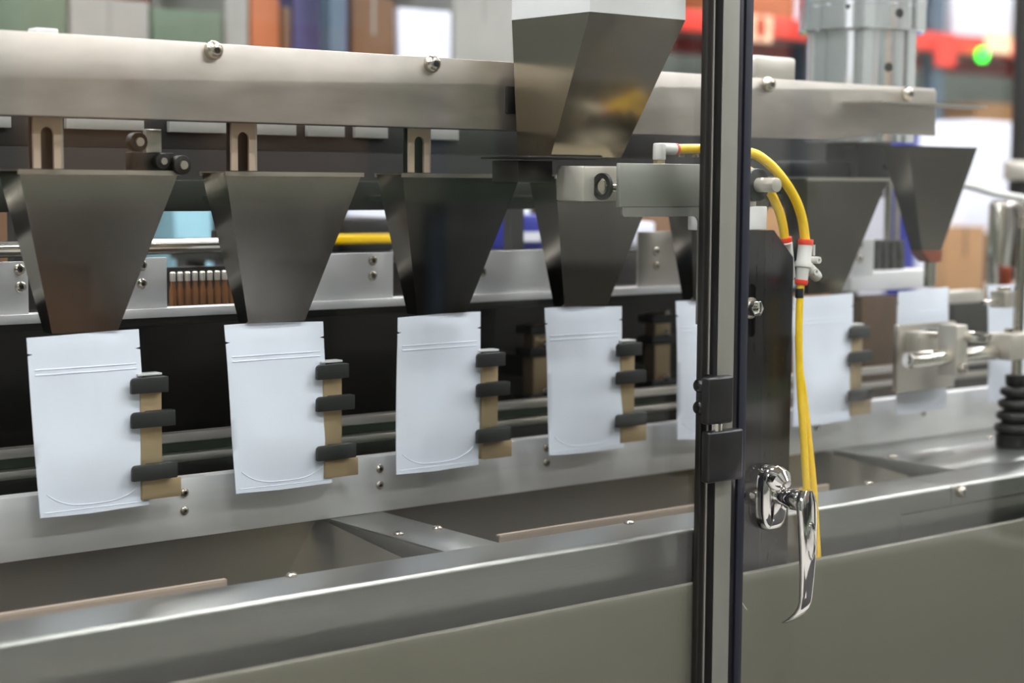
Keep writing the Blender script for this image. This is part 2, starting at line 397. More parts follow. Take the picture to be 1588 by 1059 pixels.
# ------------------------------------------------------------------ pouch hoppers
def frustum(m, top, bot, zt, zb, t=.0015):
    """Open sheet-metal funnel; top and bot are (x0, x1, y0, y1)."""
    R = lambda b, z, e: [(b[0] + e, b[2] + e, z), (b[1] - e, b[2] + e, z), (b[1] - e, b[3] - e, z), (b[0] + e, b[3] - e, z)]
    m.rings([R(bot, zb, 0), R(top, zt, 0), R(top, zt, t), R(bot, zb, t)], caps=False, closed=True)
def make_hopper(x):
    c = x + .0815
    t = thing('pouch_hopper', (c, 0, 1.302), '', 'hopper', 'pouch filling hoppers')
    m = MB(); frustum(m, (c - .107, c + .112, -.050, .016), (c - .047, c + .045, -.004, .022), 1.510, 1.302)
    m.build('funnel', M['hopper'], t, smooth=False)
    m = MB(); m.box(c - .109, c + .114, -.0525, -.050, 1.506, 1.512); m.box(c - .109, c + .114, .016, .0185, 1.506, 1.512)
    m.build('rim', M['steel'], t, smooth=False)
    MB().box(c - .03, c + .03, .017, .15, 1.47, 1.478).build('mount_arm', M['dark'], t, .001)
    return t
HL = ['polished funnel hopper above the leftmost pouch', 'polished funnel hopper above the second pouch from the left', 'polished funnel hopper above the third pouch from the left',
      'polished funnel hopper above the fourth pouch, under the big chute', 'polished funnel hopper mostly hidden behind the door post', 'dark polished funnel hopper behind the curving yellow tubes']
h0 = make_hopper(0); h0['label'] = HL[0]
for i in range(1, 6):
    h = copy_tree(h0, None, (i * .2885, 0, 0)); h['label'] = HL[i]
# taller hopper with a spout at the right
t = thing('discharge_hopper', (1.81, .0, 1.304), 'taller dark funnel hopper with a round spout, right of the row', 'hopper')
m = MB(); frustum(m, (1.69, 1.90, -.05, .012), (1.80, 1.857, -.004, .022), 1.572, 1.372); m.build('funnel', M['hopper'], t, smooth=False)
m = MB()
m.rings([[(1.798, -.006, 1.374), (1.859, -.006, 1.374), (1.859, .024, 1.374), (1.798, .024, 1.374)], [(1.826, -.006, 1.352), (1.856, -.006, 1.352), (1.856, .024, 1.352), (1.826, .024, 1.352)]])
m.build('outlet', M['copper'], t, smooth=False)
MB().cyl((1.841, .009, 1.304), (1.841, .009, 1.353), .012).build('spout', M['rod'], t)

MB().box(1.78, 1.82, .0125, .099, 1.53, 1.54).build('mount_arm', M['dark'], t, .001)
q0, q1 = at(1226, 250, Y=.10), at(1380, 300, Y=.10)
o = MB().box(q0[0], q1[0] + .05, .10, .14, 1.515, q0[2]).build('dark_manifold', M['darkpaint'], None, .003); tag(o, 'dark manifold bar behind the sixth hopper, under the beam', 'bar')
# upper support rail behind hoppers (holds them) with pale blocks under the beam
sup = thing('hopper_support', (.7, .15, 1.46), 'dark crossbar carrying the funnel hoppers from behind', 'crossbar')
MB().box(-1.4, 1.75, .15, .18, 1.455, 1.50).build('bar', M['dark'], sup, .002)
ub = thing('dark_housing', (.6, .5, 1.3), 'dark housing behind the hoppers under the upper beam', 'housing')
MB().box(-1.6, 2.3, .50, .52, 1.47, 1.60).build('upper_sheet', M['darkpaint'], ub, smooth=False)
for x in (-1.2, .2, 1.2): MB().box(x, x + .03, .505, .53, .985, 1.60).build('upright', M['darkpaint'], ub, smooth=False)
for k, (pa, pb) in enumerate(((-60, 18), (103, 224), (263, 352), (388, 460), (478, 535), (552, 602), (650, 712))):
    za, zb = at(pa, 176 + .027 * pa, Y=.20), at(pb, 200 + .027 * pa, Y=.20)
    o = MB().box(za[0], zb[0], .20, .21, zb[2], za[2]).build('pale_plate', M['greybox'], None, .001)
    tag(o, ['pale plate under the beam at the left photo edge', 'pale plate under the beam left of the round knobs', 'pale plate under the beam between knobs and second slotted bracket',
            'pale plate under the beam just right of the second slotted bracket', 'pale plate under the beam, second right of the second slotted bracket', 'pale plate under the beam just left of the third slotted bracket', 'pale plate under the beam right of the third slotted bracket'][k], 'plate', 'pale plates under the beam')
sh = MB().box(-1.4, 1.3, .2105, .225, 1.545, 1.62).build('plate_carrier', M['darkpaint'], None, .002); tag(sh, 'dark carrier bar holding pale plates under the upper beam', 'bar')

# slotted hanger brackets
def make_hanger(x):
    t = thing('slotted_bracket', (x, -.06, 1.513), '', 'bracket', 'slotted hanger brackets')
    w, z0, z1 = .036, 1.513, 1.60
    m = MB(); s0, s1, hw = 1.518, 1.556, .0085
    m.box(x, x + w / 2 - hw, -.066, -.062, z0, z1); m.box(x + w / 2 + hw, x + w, -.066, -.062, z0, z1)
    n = 8; arc = [(x + w / 2 - hw * math.cos(k), s1 + hw * math.sin(k)) for k in np.linspace(0, PI, n)]
    m.prism(arc + [(x + w / 2 + hw, z1), (x + w / 2 - hw, z1)], 'XZ', -.066, -.062)
    m.build('front_leg', M['tan'], t, smooth=False)
    MB().box(x + .001, x + w - .001, -.053, -.050, z0, z1).build('backing', M['bracket'], t, smooth=False)
    MB().box(x + w, x + w + .004, -.064, -.04, z0, z1).build('side_flange', M['steel'], t, smooth=False)
    return t
b0 = make_hanger(at(52, 230, Y=-.066)[0]); b0['label'] = 'leftmost slotted bracket hanging below the upper beam'
for i, lab in ((1, 'second slotted bracket from the left below the beam'), (2, 'third slotted bracket from the left below the beam'), (4, 'slotted bracket below the beam just right of the post')):
    bb = copy_tree(b0, None, (i * .2885 - .012 + (.03 if i == 4 else 0), 0, 0)); bb['label'] = lab
# clamp knobs in front of brackets
kn = thing('clamp_knobs', (.18, -.05, 1.513), 'small round clamp knobs standing on the leftmost hopper edge', 'knob')
for px, py, r in ((213, 220, .0125), (281, 256, .0125), (250, 250, .010)):
    q = at(px, py, Y=-.055)
    MB().cyl((q[0], -.045, q[2]), (q[0], -.06, q[2]), r, n=24).build('knob', M['dark'], kn, .001)
    MB().cyl((q[0], -.06, q[2]), (q[0], -.064, q[2]), r * .45).build('knob_centre', M['steel'], kn)
q = at(238, 240, Y=-.05); MB().box(q[0] - .03, q[0] + .03, -.048, -.03, 1.512, 1.535).build('base', M['dark'], kn, .001)
MB().box(q[0] - .01, q[0] + .012, -.05, -.04, 1.535, 1.565).build('stem', M['steel'], kn, .001)

# ------------------------------------------------------------------ upper beam
YB = -.10
beam = thing('upper_beam', (.3, YB, 1.575), 'long steel upper beam with bolts, running above the hoppers', 'beam')
xe = at(1452, 170, Y=YB)[0]; xc0 = at(1300, 217, Y=YB)[0]; xc1 = at(1372, 205, Y=YB)[0]
poly = [(-1.6, 1.576), (xc0, 1.576), (xc1, 1.591), (xe, 1.589), (xe, 1.668), (xe - .006, 1.674), (-1.6, 1.678)]
MB().prism(poly, 'XZ', YB, YB + .006).build('web', M['beam'], beam, .0012)
MB().box(-1.6, xe - .02, YB + .006, YB + .05, 1.66, 1.668).build('top_flange', M['beam'], beam, .001)
MB().box(-1.6, xc0, YB + .006, YB + .05, 1.576, 1.582).build('bottom_flange', M['dark'], beam, .001)
for px, py in ((334, 78), (673, 99), (1195, 131), (1410, 146)):
    q = at(px, py, Y=YB - .008); screw(q[0], YB, q[2], .0125, beam, 'bolt', h=.013)
q = at(78, 46, Y=YB); MB().box(q[0] - .016, q[0] + .014, YB + .0065, YB + .03, 1.668, 1.682).build('clip', M['white'], beam, .002)
q0, q1 = at(1170, 118, Y=-.03), at(1232, 90, Y=-.03)
o = MB().box(q0[0], q1[0], -.035, .03, 1.668, q1[2]).build('guide_block', M['milled'], None, .006); tag(o, 'small rounded metal block standing behind the beam beside the column', 'block')
# thin shelf plate at the beam's right end
qa, qb = at(1368, 161, Y=-.17), at(1508, 159, Y=-.11)
o = MB().prism([(qa[0], -.17), (qb[0] - .03, -.165), (qb[0], -.105), (qa[0] + .10, YB), (qa[0] - .02, YB)], 'XY', 1.640, 1.6435).build('edge_plate', M['steel'], None, smooth=False)
tag(o, 'thin horizontal plate jutting from the right end of the beam', 'plate')
# milled column
cc = at(1335, 100, Y=.12); R = 97 / F * float((np.array(cc) - EYE) @ FW)
col = thing('milled_column', (cc[0], .12, 1.56), 'round bright milled aluminium column with holes above the beam', 'column')
zr = at(1335, 42, Y=.02)[2]
MB().lathe((cc[0], .12), [(R * .86, 1.58), (R * .86, zr + .002)], 64).build('lower_drum', M['drum'], col)
MB().lathe((cc[0], .12), [(R * .98, zr), (R, zr + .003), (R, zr + .045), (R * .985, zr + .046), (R * .985, zr + .0475), (R, zr + .0485), (R, zr + .16)], 64).build('upper_ring', M['drum'], col)
def on_drum(px, py, rr):
    best = None
    for k in range(2000):
        y = .12 - rr * k / 2000; p = at(px, py, Y=y)
        d = abs(math.hypot(p[0] - cc[0], p[1] - .12) - rr)
        if best is None or d < best[0]: best = (d, p)
    return best[1]
for px, py, rr, hr in ((1395, 20, R, .0085), (1378, 104, R * .86, .0085), (1315, 10, R, .004)):
    p = np.array(on_drum(px, py, rr)); n = (p - np.array([cc[0], .12, p[2]])) / rr
    MB().cyl(p - n * .003, p + n * .0006, hr, n=20).build('hole', M['black'], col)
MB().box(cc[0] - .05, cc[0] + .05, .08, .16, 1.50, 1.58).build('stem', M['dark'], col, .003)

# ------------------------------------------------------------------ big dosing chute
ch = thing('dosing_chute', (.78, -.2, 1.535), 'large square steel dosing chute tapering down in front of the beam', 'chute')
T = (.705, .889, -.28, -.108); B = (.700, .835, -.205, -.130); zt = 1.735
m = MB(); frustum(m, T, B, zt, 1.537); m.build('taper', M['hopper2'], ch, smooth=False)
m = MB(); frustum(m, T, T, 1.98, zt + .0002); m.build('upper_box', M['plate'], ch, smooth=False)  # same metal as the taper; brighter material paints in its light band
MB().box(.655, .80, -.21, -.10, 1.5335, 1.537).build('flange', M['dark'], ch, .001)
for k in range(9):
    MB().box(.705 + k * .0135, .712 + k * .0135, -.212, -.206, 1.532, 1.538).build('crumb_%s' % 'rim', M['brass'], ch, smooth=False) if False else None
MB().box(.66, .725, -.18, -.12, 1.500, 1.531).build('outlet_box', M['dark'], ch, .002)
MB().box(.70, .73, -.105, .0, 1.60, 1.64).build('mount', M['dark'], ch, .002)

# ------------------------------------------------------------------ pneumatic actuator and its bracket
act = thing('pneumatic_actuator', (.80, -.25, 1.47), 'small pneumatic slide with grey block and piston rod under the chute', 'actuator')
q0, q1 = at(905, 257, Y=-.25), at(978, 312, Y=-.25)
MB().box(q0[0], q1[0] + .03, -.25, -.19, q1[2], q0[2]).build('slide_block', M['milled'], act, .003)
qr = at(918, 289, Y=-.25)
MB().cyl((qr[0] + .005, -.265, qr[2]), (1.0, -.265, qr[2]), .0085).build('piston_rod', M['rod'], act)
m = MB(); m.rings([[(qr[0] + .004 + dx, -.265 + rr * math.cos(a), qr[2] + rr * math.sin(a)) for a in np.linspace(0, 2 * PI, 24, endpoint=False)] for rr, dx in ((.019, 0), (.019, .006), (.012, .006), (.012, 0))], closed=True)
m.build('rod_seal', M['black'], act)
br = thing('actuator_bracket', (.95, -.35, .93), 'dark steel mounting bracket with a slot behind the door post', 'bracket')
pl = [at(960, 255, Y=-.35), at(1084, 251, Y=-.35), at(1084, 320, Y=-.35), at(961, 321, Y=-.35)]
MB().box(pl[0][0], .857, -.352, -.344, pl[3][2], pl[0][2] + .002).build('head_block', M['frost'], br, .0015)
xa, z1_, z2_ = pl[0][0] + .007, pl[3][2], at(1000, 336, Y=-.35)[2]
r = .006
lip = [(xa, z1_), (xa, z2_ + r)] + [(xa + r - r * math.cos(k), z2_ + r - r * math.sin(k)) for k in np.linspace(.3, PI / 2, 4)]
xr_ = at(1081, 450, Y=-.348)[0] + .012
lip += [(xr_ - .022, z2_)] + [(xr_ - .022 + .01 * math.sin(k), z2_ - .01 + .01 * math.cos(k)) for k in np.linspace(.3, PI / 2, 5)] + [(xr_ - .012, 1.30), (.858, 1.30), (.858, z1_)]
MB().prism(lip, 'XZ', -.350, -.346).build('lip', M['frost'], br, smooth=False)
for px in (1021, 1052): pass
# slotted bent plate right of the post
bx0, bx1, bxm = .86, at(1234, 600, Y=-.35)[0], at(1181, 600, Y=-.35)[0]
zt_ = at(1180, 357, Y=-.35)[2]; zc_ = at(1235, 400, Y=-.35)[2]; xch = at(1200, 357, Y=-.35)[0]
sl = at(1166, 480, Y=-.352)
ss0, ss1, sw = at(1166, 523, Y=-.352)[2], at(1166, 440, Y=-.352)[2], .0075
m = MB()
# bent plate: a front face set back a little left of the bend, with a real slot
m.box(bx0, sl[0] - sw, -.352, -.348, .80, zt_); m.box(sl[0] + sw, bxm, -.352, -.348, .80, zt_)
arc_t = [(sl[0] + sw * math.cos(k), ss1 - sw + sw * math.sin(k)) for k in np.linspace(0, PI, 8)]
m.prism(arc_t + [(sl[0] - sw, zt_), (sl[0] + sw, zt_)], 'XZ', -.352, -.348)
arc_b = [(sl[0] - sw * math.cos(k), ss0 + sw - sw * math.sin(k)) for k in np.linspace(0, PI, 8)]
m.prism(arc_b + [(sl[0] + sw, .80), (sl[0] - sw, .80)], 'XZ', -.352, -.348)
m.build('slotted_plate', M['bracket'], br, smooth=False)
m = MB()
m.rings([[(bxm, -.352, .80), (bxm, -.352, zt_), (xch, -.350, zt_), (bx1, -.340, zc_), (bx1, -.340, .80)], [(bxm, -.348, .80), (bxm, -.348, zt_), (xch, -.346, zt_), (bx1, -.336, zc_), (bx1, -.336, .80)]])
m.build('bent_plate', M['bracket'], br, smooth=False)
MB().box(sl[0] - .016, sl[0] + .016, -.346, -.33, ss0 - .01, ss1 + .01).build('slot_backing', M['black'], br, smooth=False)
qb = at(1168, 478, Y=-.36)
MB().cyl((qb[0], -.353, qb[2]), (qb[0], -.356, qb[2]), .016, n=24).build('washer', M['bolt'], br, .0005)
m = MB(); m.hexa((qb[0], -.356, qb[2]), (qb[0], -.370, qb[2]), .0125); m.build('hex_bolt', M['chrome'], br, .0012)
# white valve block, shaft and collar above it
o = thing('valve_block', (.95, -.33, zt_), 'white valve block standing on top of the slotted bracket', 'block')
q0, q1 = at(1190, 320, Y=-.345), at(1190, 357, Y=-.345)
MB().box(.88, q0[0], -.345, -.30, zt_ + .0005, q0[2]).build('body', M['white'], o, .0015)
qn = at(1177, 312, Y=-.34); MB().box(.90, qn[0], -.335, -.31, q0[2], q0[2] + .012).build('neck', M['fit'], o, .001)
qc = at(1205, 287, Y=-.388)
sh = thing('pivot_shaft', (qc[0], -.34, qc[2] - .03), 'grey steel pivot shaft with a black collar beside the post', 'shaft')
MB().cyl((qc[0], -.388, qc[2]), (qc[0], -.27, qc[2]), .0105, n=28).build('shaft', M['milled'], sh, .0012)
MB().cyl((qc[0], -.352, qc[2]), (qc[0], -.30, qc[2]), .024, n=32).build('collar', M['rubber'], sh, .002)
MB().cyl((qc[0], -.30, qc[2]), (qc[0], -.285, qc[2]), .018, n=32).build('collar_ring', M['rubber'], sh, .001)

# elbow fittings and yellow tubes
def elbow(px, py, Y, label):
    c = at(px, py, Y=Y)
    t = thing('elbow_fitting', (c[0], Y, c[2] - .028), label, 'fitting', 'pale push fittings')
    MB().cyl((c[0] - .012, Y, c[2] - .030), (c[0] - .012, Y, c[2] - .016), .0085, n=6).build('brass_nut', M['brass'], t)
    MB().cyl((c[0] - .012, Y, c[2] - .016), (c[0] - .012, Y, c[2] + .008), .0095, .009, 20).build('body', M['fit'], t, .002)
    MB().cyl((c[0] - .012, Y, c[2]), (c[0] + .018, Y, c[2]), .0085, n=20).build('socket', M['fit'], t, .001)
    MB().cyl((c[0] + .018, Y, c[2]), (c[0] + .023, Y, c[2]), .0085, n=20).build('release_collar', M['red'], t, .001)
    return c
ce = elbow(1032, 231, -.30, 'pale elbow fitting with brass nut on top of the grey block')
for px in (1056, 1078):
    qq = at(px, 240, Y=-.29); o = MB().cyl((qq[0], -.29, 1.538), (qq[0], -.29, 1.556), .0055).build('top_screw', M['bolt'], None)
    tag(o, 'steel screw standing on the grey block, %s' % ('beside the elbow fitting' if px == 1056 else 'next to the post'), 'screw')
def spline(pts, n=10):
    P = [np.array(p) for p in pts]; out = []
    for i in range(len(P) - 1):
        p0, p1, p2, p3 = P[max(i - 1, 0)], P[i], P[i + 1], P[min(i + 2, len(P) - 1)]
        for k in range(n):
            t = k / n
            out.append(.5 * ((2 * p1) + (-p0 + p2) * t + (2 * p0 - 5 * p1 + 4 * p2 - p3) * t * t + (-p0 + 3 * p1 - 3 * p2 + p3) * t ** 3))
    out.append(P[-1]); return out
YT = -.362
def T_(px, py, Y=YT): return at(px, py, Y=Y)
o = MB().sweep(spline([(ce[0] + .02, -.30, ce[2]), (.90, -.315, ce[2] + .001), T_(1160, 236, -.345), T_(1188, 250, -.355), T_(1212, 275), T_(1233, 308), T_(1244, 340), T_(1249, 376)]), .0072, 14).build('yellow_tube', M['yellow'], None)
tag(o, 'outer yellow air tube arching from the elbow fitting over the shaft', 'tube')
o = MB().sweep(spline([T_(1120, 252, -.325), T_(1160, 264, -.33), T_(1190, 292, -.335), T_(1206, 322, -.338), T_(1213, 345, -.34), T_(1217, 372, -.34)]), .0068, 14).build('yellow_tube', M['yellow'], None)
tag(o, 'inner yellow air tube passing behind the shaft end', 'tube')
o = thing('tube_coupling', T_(1221, 400, -.33), 'pale tube coupling with red collar half hidden behind the bracket', 'fitting', 'pale push fittings')
MB().cyl(T_(1218, 368, -.34), T_(1219, 376, -.34), .0095).build('release_collar', M['red'], o, .001)
MB().cyl(T_(1219, 376, -.33), T_(1224, 430, -.322), .0095).build('body', M['fit'], o, .001)
# inline valve on the tube
iv = thing('inline_valve', T_(1243, 443), 'pale inline flow valve with red collars on the yellow tube', 'valve')
A_, B_ = np.array(T_(1249, 380)), np.array(T_(1243, 434))
MB().cyl(T_(1249.5, 371), A_, .0115, n=24).build('release_collar', M['red'], iv, .001)
MB().sweep([A_, A_ + (B_ - A_) * .45, A_ + (B_ - A_) * .5, A_ + (B_ - A_) * .62, A_ + (B_ - A_) * .66, B_], [.0108, .0108, .0125, .0125, .0098, .0092], 24).build('body', M['fit'], iv)
MB().cyl(B_, T_(1242, 442), .0105, .009, 24).build('release_collar', M['red'], iv, .001)
c1 = np.array(T_(1247, 406)); c2 = np.array(T_(1266, 428))
MB().sweep([c1, c1 + (c2 - c1) * .6, c2], [.0075, .008, .0085], 18).build('side_port', M['fit'], iv)
MB().cyl(c2, c2 + (c2 - c1) * .12, .0078, n=18).build('adjust_knob', M['milled'], iv, .001)
e0 = np.array(T_(1259, 394)); m = MB(); m.sweep([e0 + np.array([.0, -.004, .014]), e0 + np.array([.0, -.004, -.002])], .0018, 8)
for cen in (T_(1261, 403), T_(1257, 421)):
    m.rings([[(cen[0] + rr * math.cos(a), cen[1] - .012 + dy, cen[2] + rr * math.sin(a)) for a in np.linspace(0, 2 * PI, 16, endpoint=False)] for rr, dy in ((.0052, 0), (.0052, .016), (.0026, .016), (.0026, 0))], closed=True)
m.build('mounting_lugs', M['fit'], iv)
low = MB().sweep(spline([T_(1242, 440), T_(1240, 470), T_(1239, 530), T_(1241, 600), T_(1246, 680), T_(1251, 760), T_(1257, 830), T_(1264, 895, -.358)]), [.0052] * 8 * 8 if False else .0056, 14).build('yellow_tube', M['yellow'], None)
tag(low, 'straight yellow tube running down from the inline valve', 'tube')
low = MB().sweep(spline([T_(1238, 520, -.350), T_(1240, 570, -.352), T_(1246, 610, -.350), T_(1254, 680, -.351), T_(1262, 760, -.351), T_(1266, 830, -.350), T_(1270, 895, -.348)]), .0054, 14).build('yellow_tube', M['yellow'], None)
tag(low, 'second yellow tube joining behind the straight one lower down', 'tube')
q0, q1 = T_(1240, 447), T_(1239.6, 462); o = MB().cyl(q0, q1, .0064, n=16).build('tube_sleeve', M['black'], None, .0005); tag(o, 'short black sleeve on the yellow tube below the valve', 'sleeve')

# ------------------------------------------------------------------ doors, post, hinge, handle
YP = -.42
px0 = at(1116, 400, Y=YP)[0]; px1 = at(1150, 400, Y=YP)[0]; wP = px1 - px0
YPb = YP + .034
post = thing('door_post', ((px0 + px1) / 2, YP + .02, 0), 'slotted aluminium door post standing between the two glass doors', 'post')
xg = at(1141, 400, Y=YP)[0]
m = MB(); m.box(px0, xg, YP, YPb, 0, 2.3)
m.build('profile', M['alu'], post, .0012)
MB().box(px0 - .0012, px0 + .001, YP + .0012, YP + .0145, 0, 2.3).build('slot_strip', M['black'], post, smooth=False)
MB().box(px0 - .0010, px0 + .001, YP + .0165, YP + .0185, 0, 2.3).build('bright_lip', M['milled'], post, smooth=False)
MB().box(px0 - .0008, px0 + .001, YP + .026, YP + .028, 0, 2.3).build('groove', M['dark'], post, smooth=False)
MB().box(xg, px1, YP + .003, YPb, 0, 2.3).build('edge_channel', M['bracket'], post, .001)
ZP0, ZP1 = .55, 2.3
ld = thing('glass_door', (-.3, YP + .02, ZP0), 'large clear guard door left of the post, covering the pouches', 'glass door', None, 'thing')
MB().box(-1.6, px0 - .006, YP + .022, YP + .027, ZP0, ZP1).build('pane', M['glass'], ld, smooth=False)
MB().box(px0 - .012, px0 - .002, YP + .019, YP + .030, ZP0, ZP1).build('edge_seal', M['dark'], ld, .001)
rd = thing('glass_door', (1.9, YP + .01, ZP0), 'clear guard door right of the post carrying the chrome handle', 'glass door', None, 'thing')
gx0, gx1 = px1 + .002, at(1163, 400, Y=YP)[0]
MB().box(gx0 + .004, 3.0, YP + .006, YP + .011, ZP0, ZP1).build('pane', M['glass'], rd, smooth=False)
MB().box(gx0, gx1, YP + .001, YP + .016, ZP0, ZP1).build('edge_gasket', M['gasket'], rd, .0015)
q = at(1153, 940, Y=YP); 
# handle: escutcheon, spindle, grip
hd = bpy.data.objects.new('handle', None); COL.objects.link(hd); hd.parent = rd; hd['label'] = 'chrome L-shaped door handle'
yg = YP + .006
e = at(1200, 772, Y=yg - .012)
m = MB()
def rrect(cx, cz, hw, hh, y, n=9):
    pts = []
    for k in range(4 * n):
        a = 2 * PI * k / (4 * n); ca, sa = math.cos(a), math.sin(a)
        pts.append((cx + hw * math.copysign(abs(ca) ** .55, ca), y, cz + hh * math.copysign(abs(sa) ** .7, sa)))
    return pts
m.rings([rrect(e[0], e[2], .024, .047, yg), rrect(e[0], e[2], .0235, .0465, yg - .010), rrect(e[0], e[2], .021, .043, yg - .018), rrect(e[0], e[2] + .002, .016, .036, yg - .022)])
m.build('escutcheon', M['chrome'], hd, sharp=60)
top = np.array((e[0], yg - .02, e[2] + .008))
m = MB(); yst = yg - .066
m.sweep([(e[0], yg - .016, e[2] + .026), (e[0], yg - .026, e[2] + .024), (e[0], yg - .034, e[2] + .020)], [.021, .019, .010], 22)
m.build('rose', M['chrome'], hd)
zg = e[2] + .004
m = MB(); m.cyl((e[0], yg - .018, zg), (e[0], yg - .040, zg), .0115, n=28); m.cyl((e[0], yg - .040, zg), (e[0], yst, zg), .0155, n=32)
m.build('spindle', M['chrome'], hd, .0012)
# grip: hangs from the spindle end, tip curling back to the door
m = MB(); rings_ = []
L = .196
for k in range(22):
    t_ = k / 21
    z = zg + .016 - L * t_
    yc = yst - .006 + .006 * math.sin(PI * t_) * -1 + (.0 if t_ < .8 else .032 * ((t_ - .8) / .2) ** 2)
    hw = .0195 * (1 - .55 * t_) * (1 if t_ > .12 else math.sqrt(max(.15, 1 - ((.12 - t_) / .12) ** 2)))
    ht = .0085 * (1 - .35 * t_) if t_ < .97 else .004
    ring = []
    for j in range(20):
        a = 2 * PI * j / 20; ca, sa = math.cos(a), math.sin(a)
        ring.append((e[0] + hw * math.copysign(abs(ca) ** .7, ca), yc + ht * math.copysign(abs(sa) ** .7, sa), z))
    rings_.append(ring)
m.rings(rings_); m.build('grip', M['chrome'], hd, sharp=50)
mm = MB(); zc = zg - .055
mm.rings([[(e[0] + (.007 + .0015 * math.cos(p)) * math.cos(a), yst - .0185 + .0018 * math.sin(p), zc + (.026 + .0015 * math.cos(p)) * math.sin(a)) for p in np.linspace(0, 2 * PI, 8, endpoint=False)] for a in np.linspace(0, 2 * PI, 28, endpoint=False)], closed=True)
mm.build('emblem_ring', M['chrome'], hd)
m = MB(); m.cyl((e[0] - .002, yg + .006, e[2]), (e[0] - .002, yg + .040, e[2]), .016, n=24); m.build('lock_barrel', M['rod'], hd, .001)
MB().box(e[0] - .03, e[0] + .004, yg + .040, yg + .044, e[2] - .011, e[2] + .011).build('latch', M['bolt'], hd, .001)
# hinge
hg = thing('hinge', (px0, YP, 1.08), 'black metal hinge bolted to the aluminium door post', 'hinge')
hz = [at(1117, y, Y=YP - .01)[2] for y in (583, 656, 667, 746)]
hx0, hx1 = at(1098, 620, Y=YP - .016)[0], at(1137, 620, Y=YP - .016)[0]
lx = at(1152, 700, Y=YP - .016)[0]
MB().box(hx0, hx1, YP - .018, YP - .001, hz[1], hz[0]).build('upper_leaf', M['black'], hg, .004, seg=3)
MB().box(px0 - .006, px0 - .0014, YP - .016, YP + .034, hz[1], hz[0]).build('side_leaf', M['black'], hg, .001)
MB().cyl(((hx0 + hx1) / 2, YP - .0095, hz[2]), ((hx0 + hx1) / 2, YP - .0095, hz[1]), .0075).build('pin', M['rod'], hg)
MB().box(hx0 + .002, lx, YP - .018, YP - .001, hz[3], hz[2]).build('lower_leaf', M['black'], hg, .004, seg=3)
MB().box(lx - .02, lx + .01, YP - .004, YP - .0006, hz[3] + .004, hz[2] - .004).build('door_leaf', M['black'], hg, .001)
for zz in (.25, .72):
    z = hz[0] + (hz[1] - hz[0]) * zz
    o = screw(px0 - .006, YP + .024, z, .0105, hg, 'hinge_bolt', '-x', .011)
    o.data.materials[0] = M['black']

# ------------------------------------------------------------------ backing plates and ledge behind the hoppers
YK = .15
led = thing('backing_ledge', (.7, YK, 1.305), 'bright scuffed steel ledge running under the backing plates', 'ledge')
MB().box(-1.4, 1.62, YK - .012, YK + .02, 1.304, 1.317).build('ledge_bar', M['plate'], led, .001)
def kplate(pxa, pxb, pyt, scr, label, bend=None, m_='plate'):
    a, b = at(pxa, pyt, Y=YK)[0], at(pxb, pyt, Y=YK)[0]; zt = at(pxb, pyt, Y=YK)[2]
    t = thing('backing_plate', ((a + b) / 2, YK, 1.317), label, 'plate', 'steel backing plates')
    MB().box(a, b, YK - .003, YK, 1.317, zt).build('sheet', M[m_], t, .0006)
    for px, py in scr:
        q = at(px, py, Y=YK - .004); screw(q[0], YK - .003, q[2], .0078, t)
kplate(-140, 42, 405, ((30, 418), (32, 445)), 'steel backing plate at the left photo edge behind the first hopper')
kplate(95, 257, 399, ((220, 412), (220, 440)), 'white-lit backing plate with two screws right of the first hopper')
kplate(440, 608, 391, ((578, 404), (578, 428)), 'backing plate with two screws between second and third hoppers')
kplate(735, 878, 386, ((748, 422),), 'backing plate with one screw right of the third hopper')
kplate(988, 1072, 358, ((1018, 390), (1018, 412)), 'narrow upright backing plate with two screws left of the post', m_='steel')
kplate(1300, 1354, 371, ((1333, 379), (1333, 401)), 'backing plate with two screws right of the sixth hopper')
# row of small brown bottles on the ledge between first and second plates
vial0 = None
for k in range(9):
    qv = at(268 + 11.5 * k, 458, Y=.22)
    if vial0 is None:
        base = qv
        vial0 = thing('brown_vial', (qv[0], .22, 1.317), 'first brown glass vial from the left in the row behind the hoppers', 'vial', 'brown vials behind the hoppers')
        MB().lathe((qv[0], .22), [(.0052, 1.300), (.0055, 1.335), (.0035, 1.345), (.0035, 1.350)], 14).build('body', mat('amber_glass', (130, 84, 44), .15), vial0)
        MB().lathe((qv[0], .22), [(.0042, 1.350), (.0045, 1.362), (.003, 1.364)], 14).build('cap', M['milled'], vial0)
    else:
        v = copy_tree(vial0, None, (qv[0] - base[0], 0, 0)); v['label'] = '%s brown glass vial from the left in the row behind the hoppers' % 'first second third fourth fifth sixth seventh eighth ninth'.split()[k]
# long shaft behind hoppers
YS = .30
zz = at(300, 381, Y=YS)[2]
o = thing('guide_shaft', (.7, YS, zz - .012), 'long horizontal polished shaft seen in the gaps between hoppers', 'shaft')
MB().cyl((-1.4, YS, zz), (.56, YS, zz), .012).build('shaft', M['rod'], o)
for x in (-1.35, .5): MB().box(x, x + .03, YS - .015, YS + .12, zz - .03, zz + .02).build('support', M['dark'], o, .002)

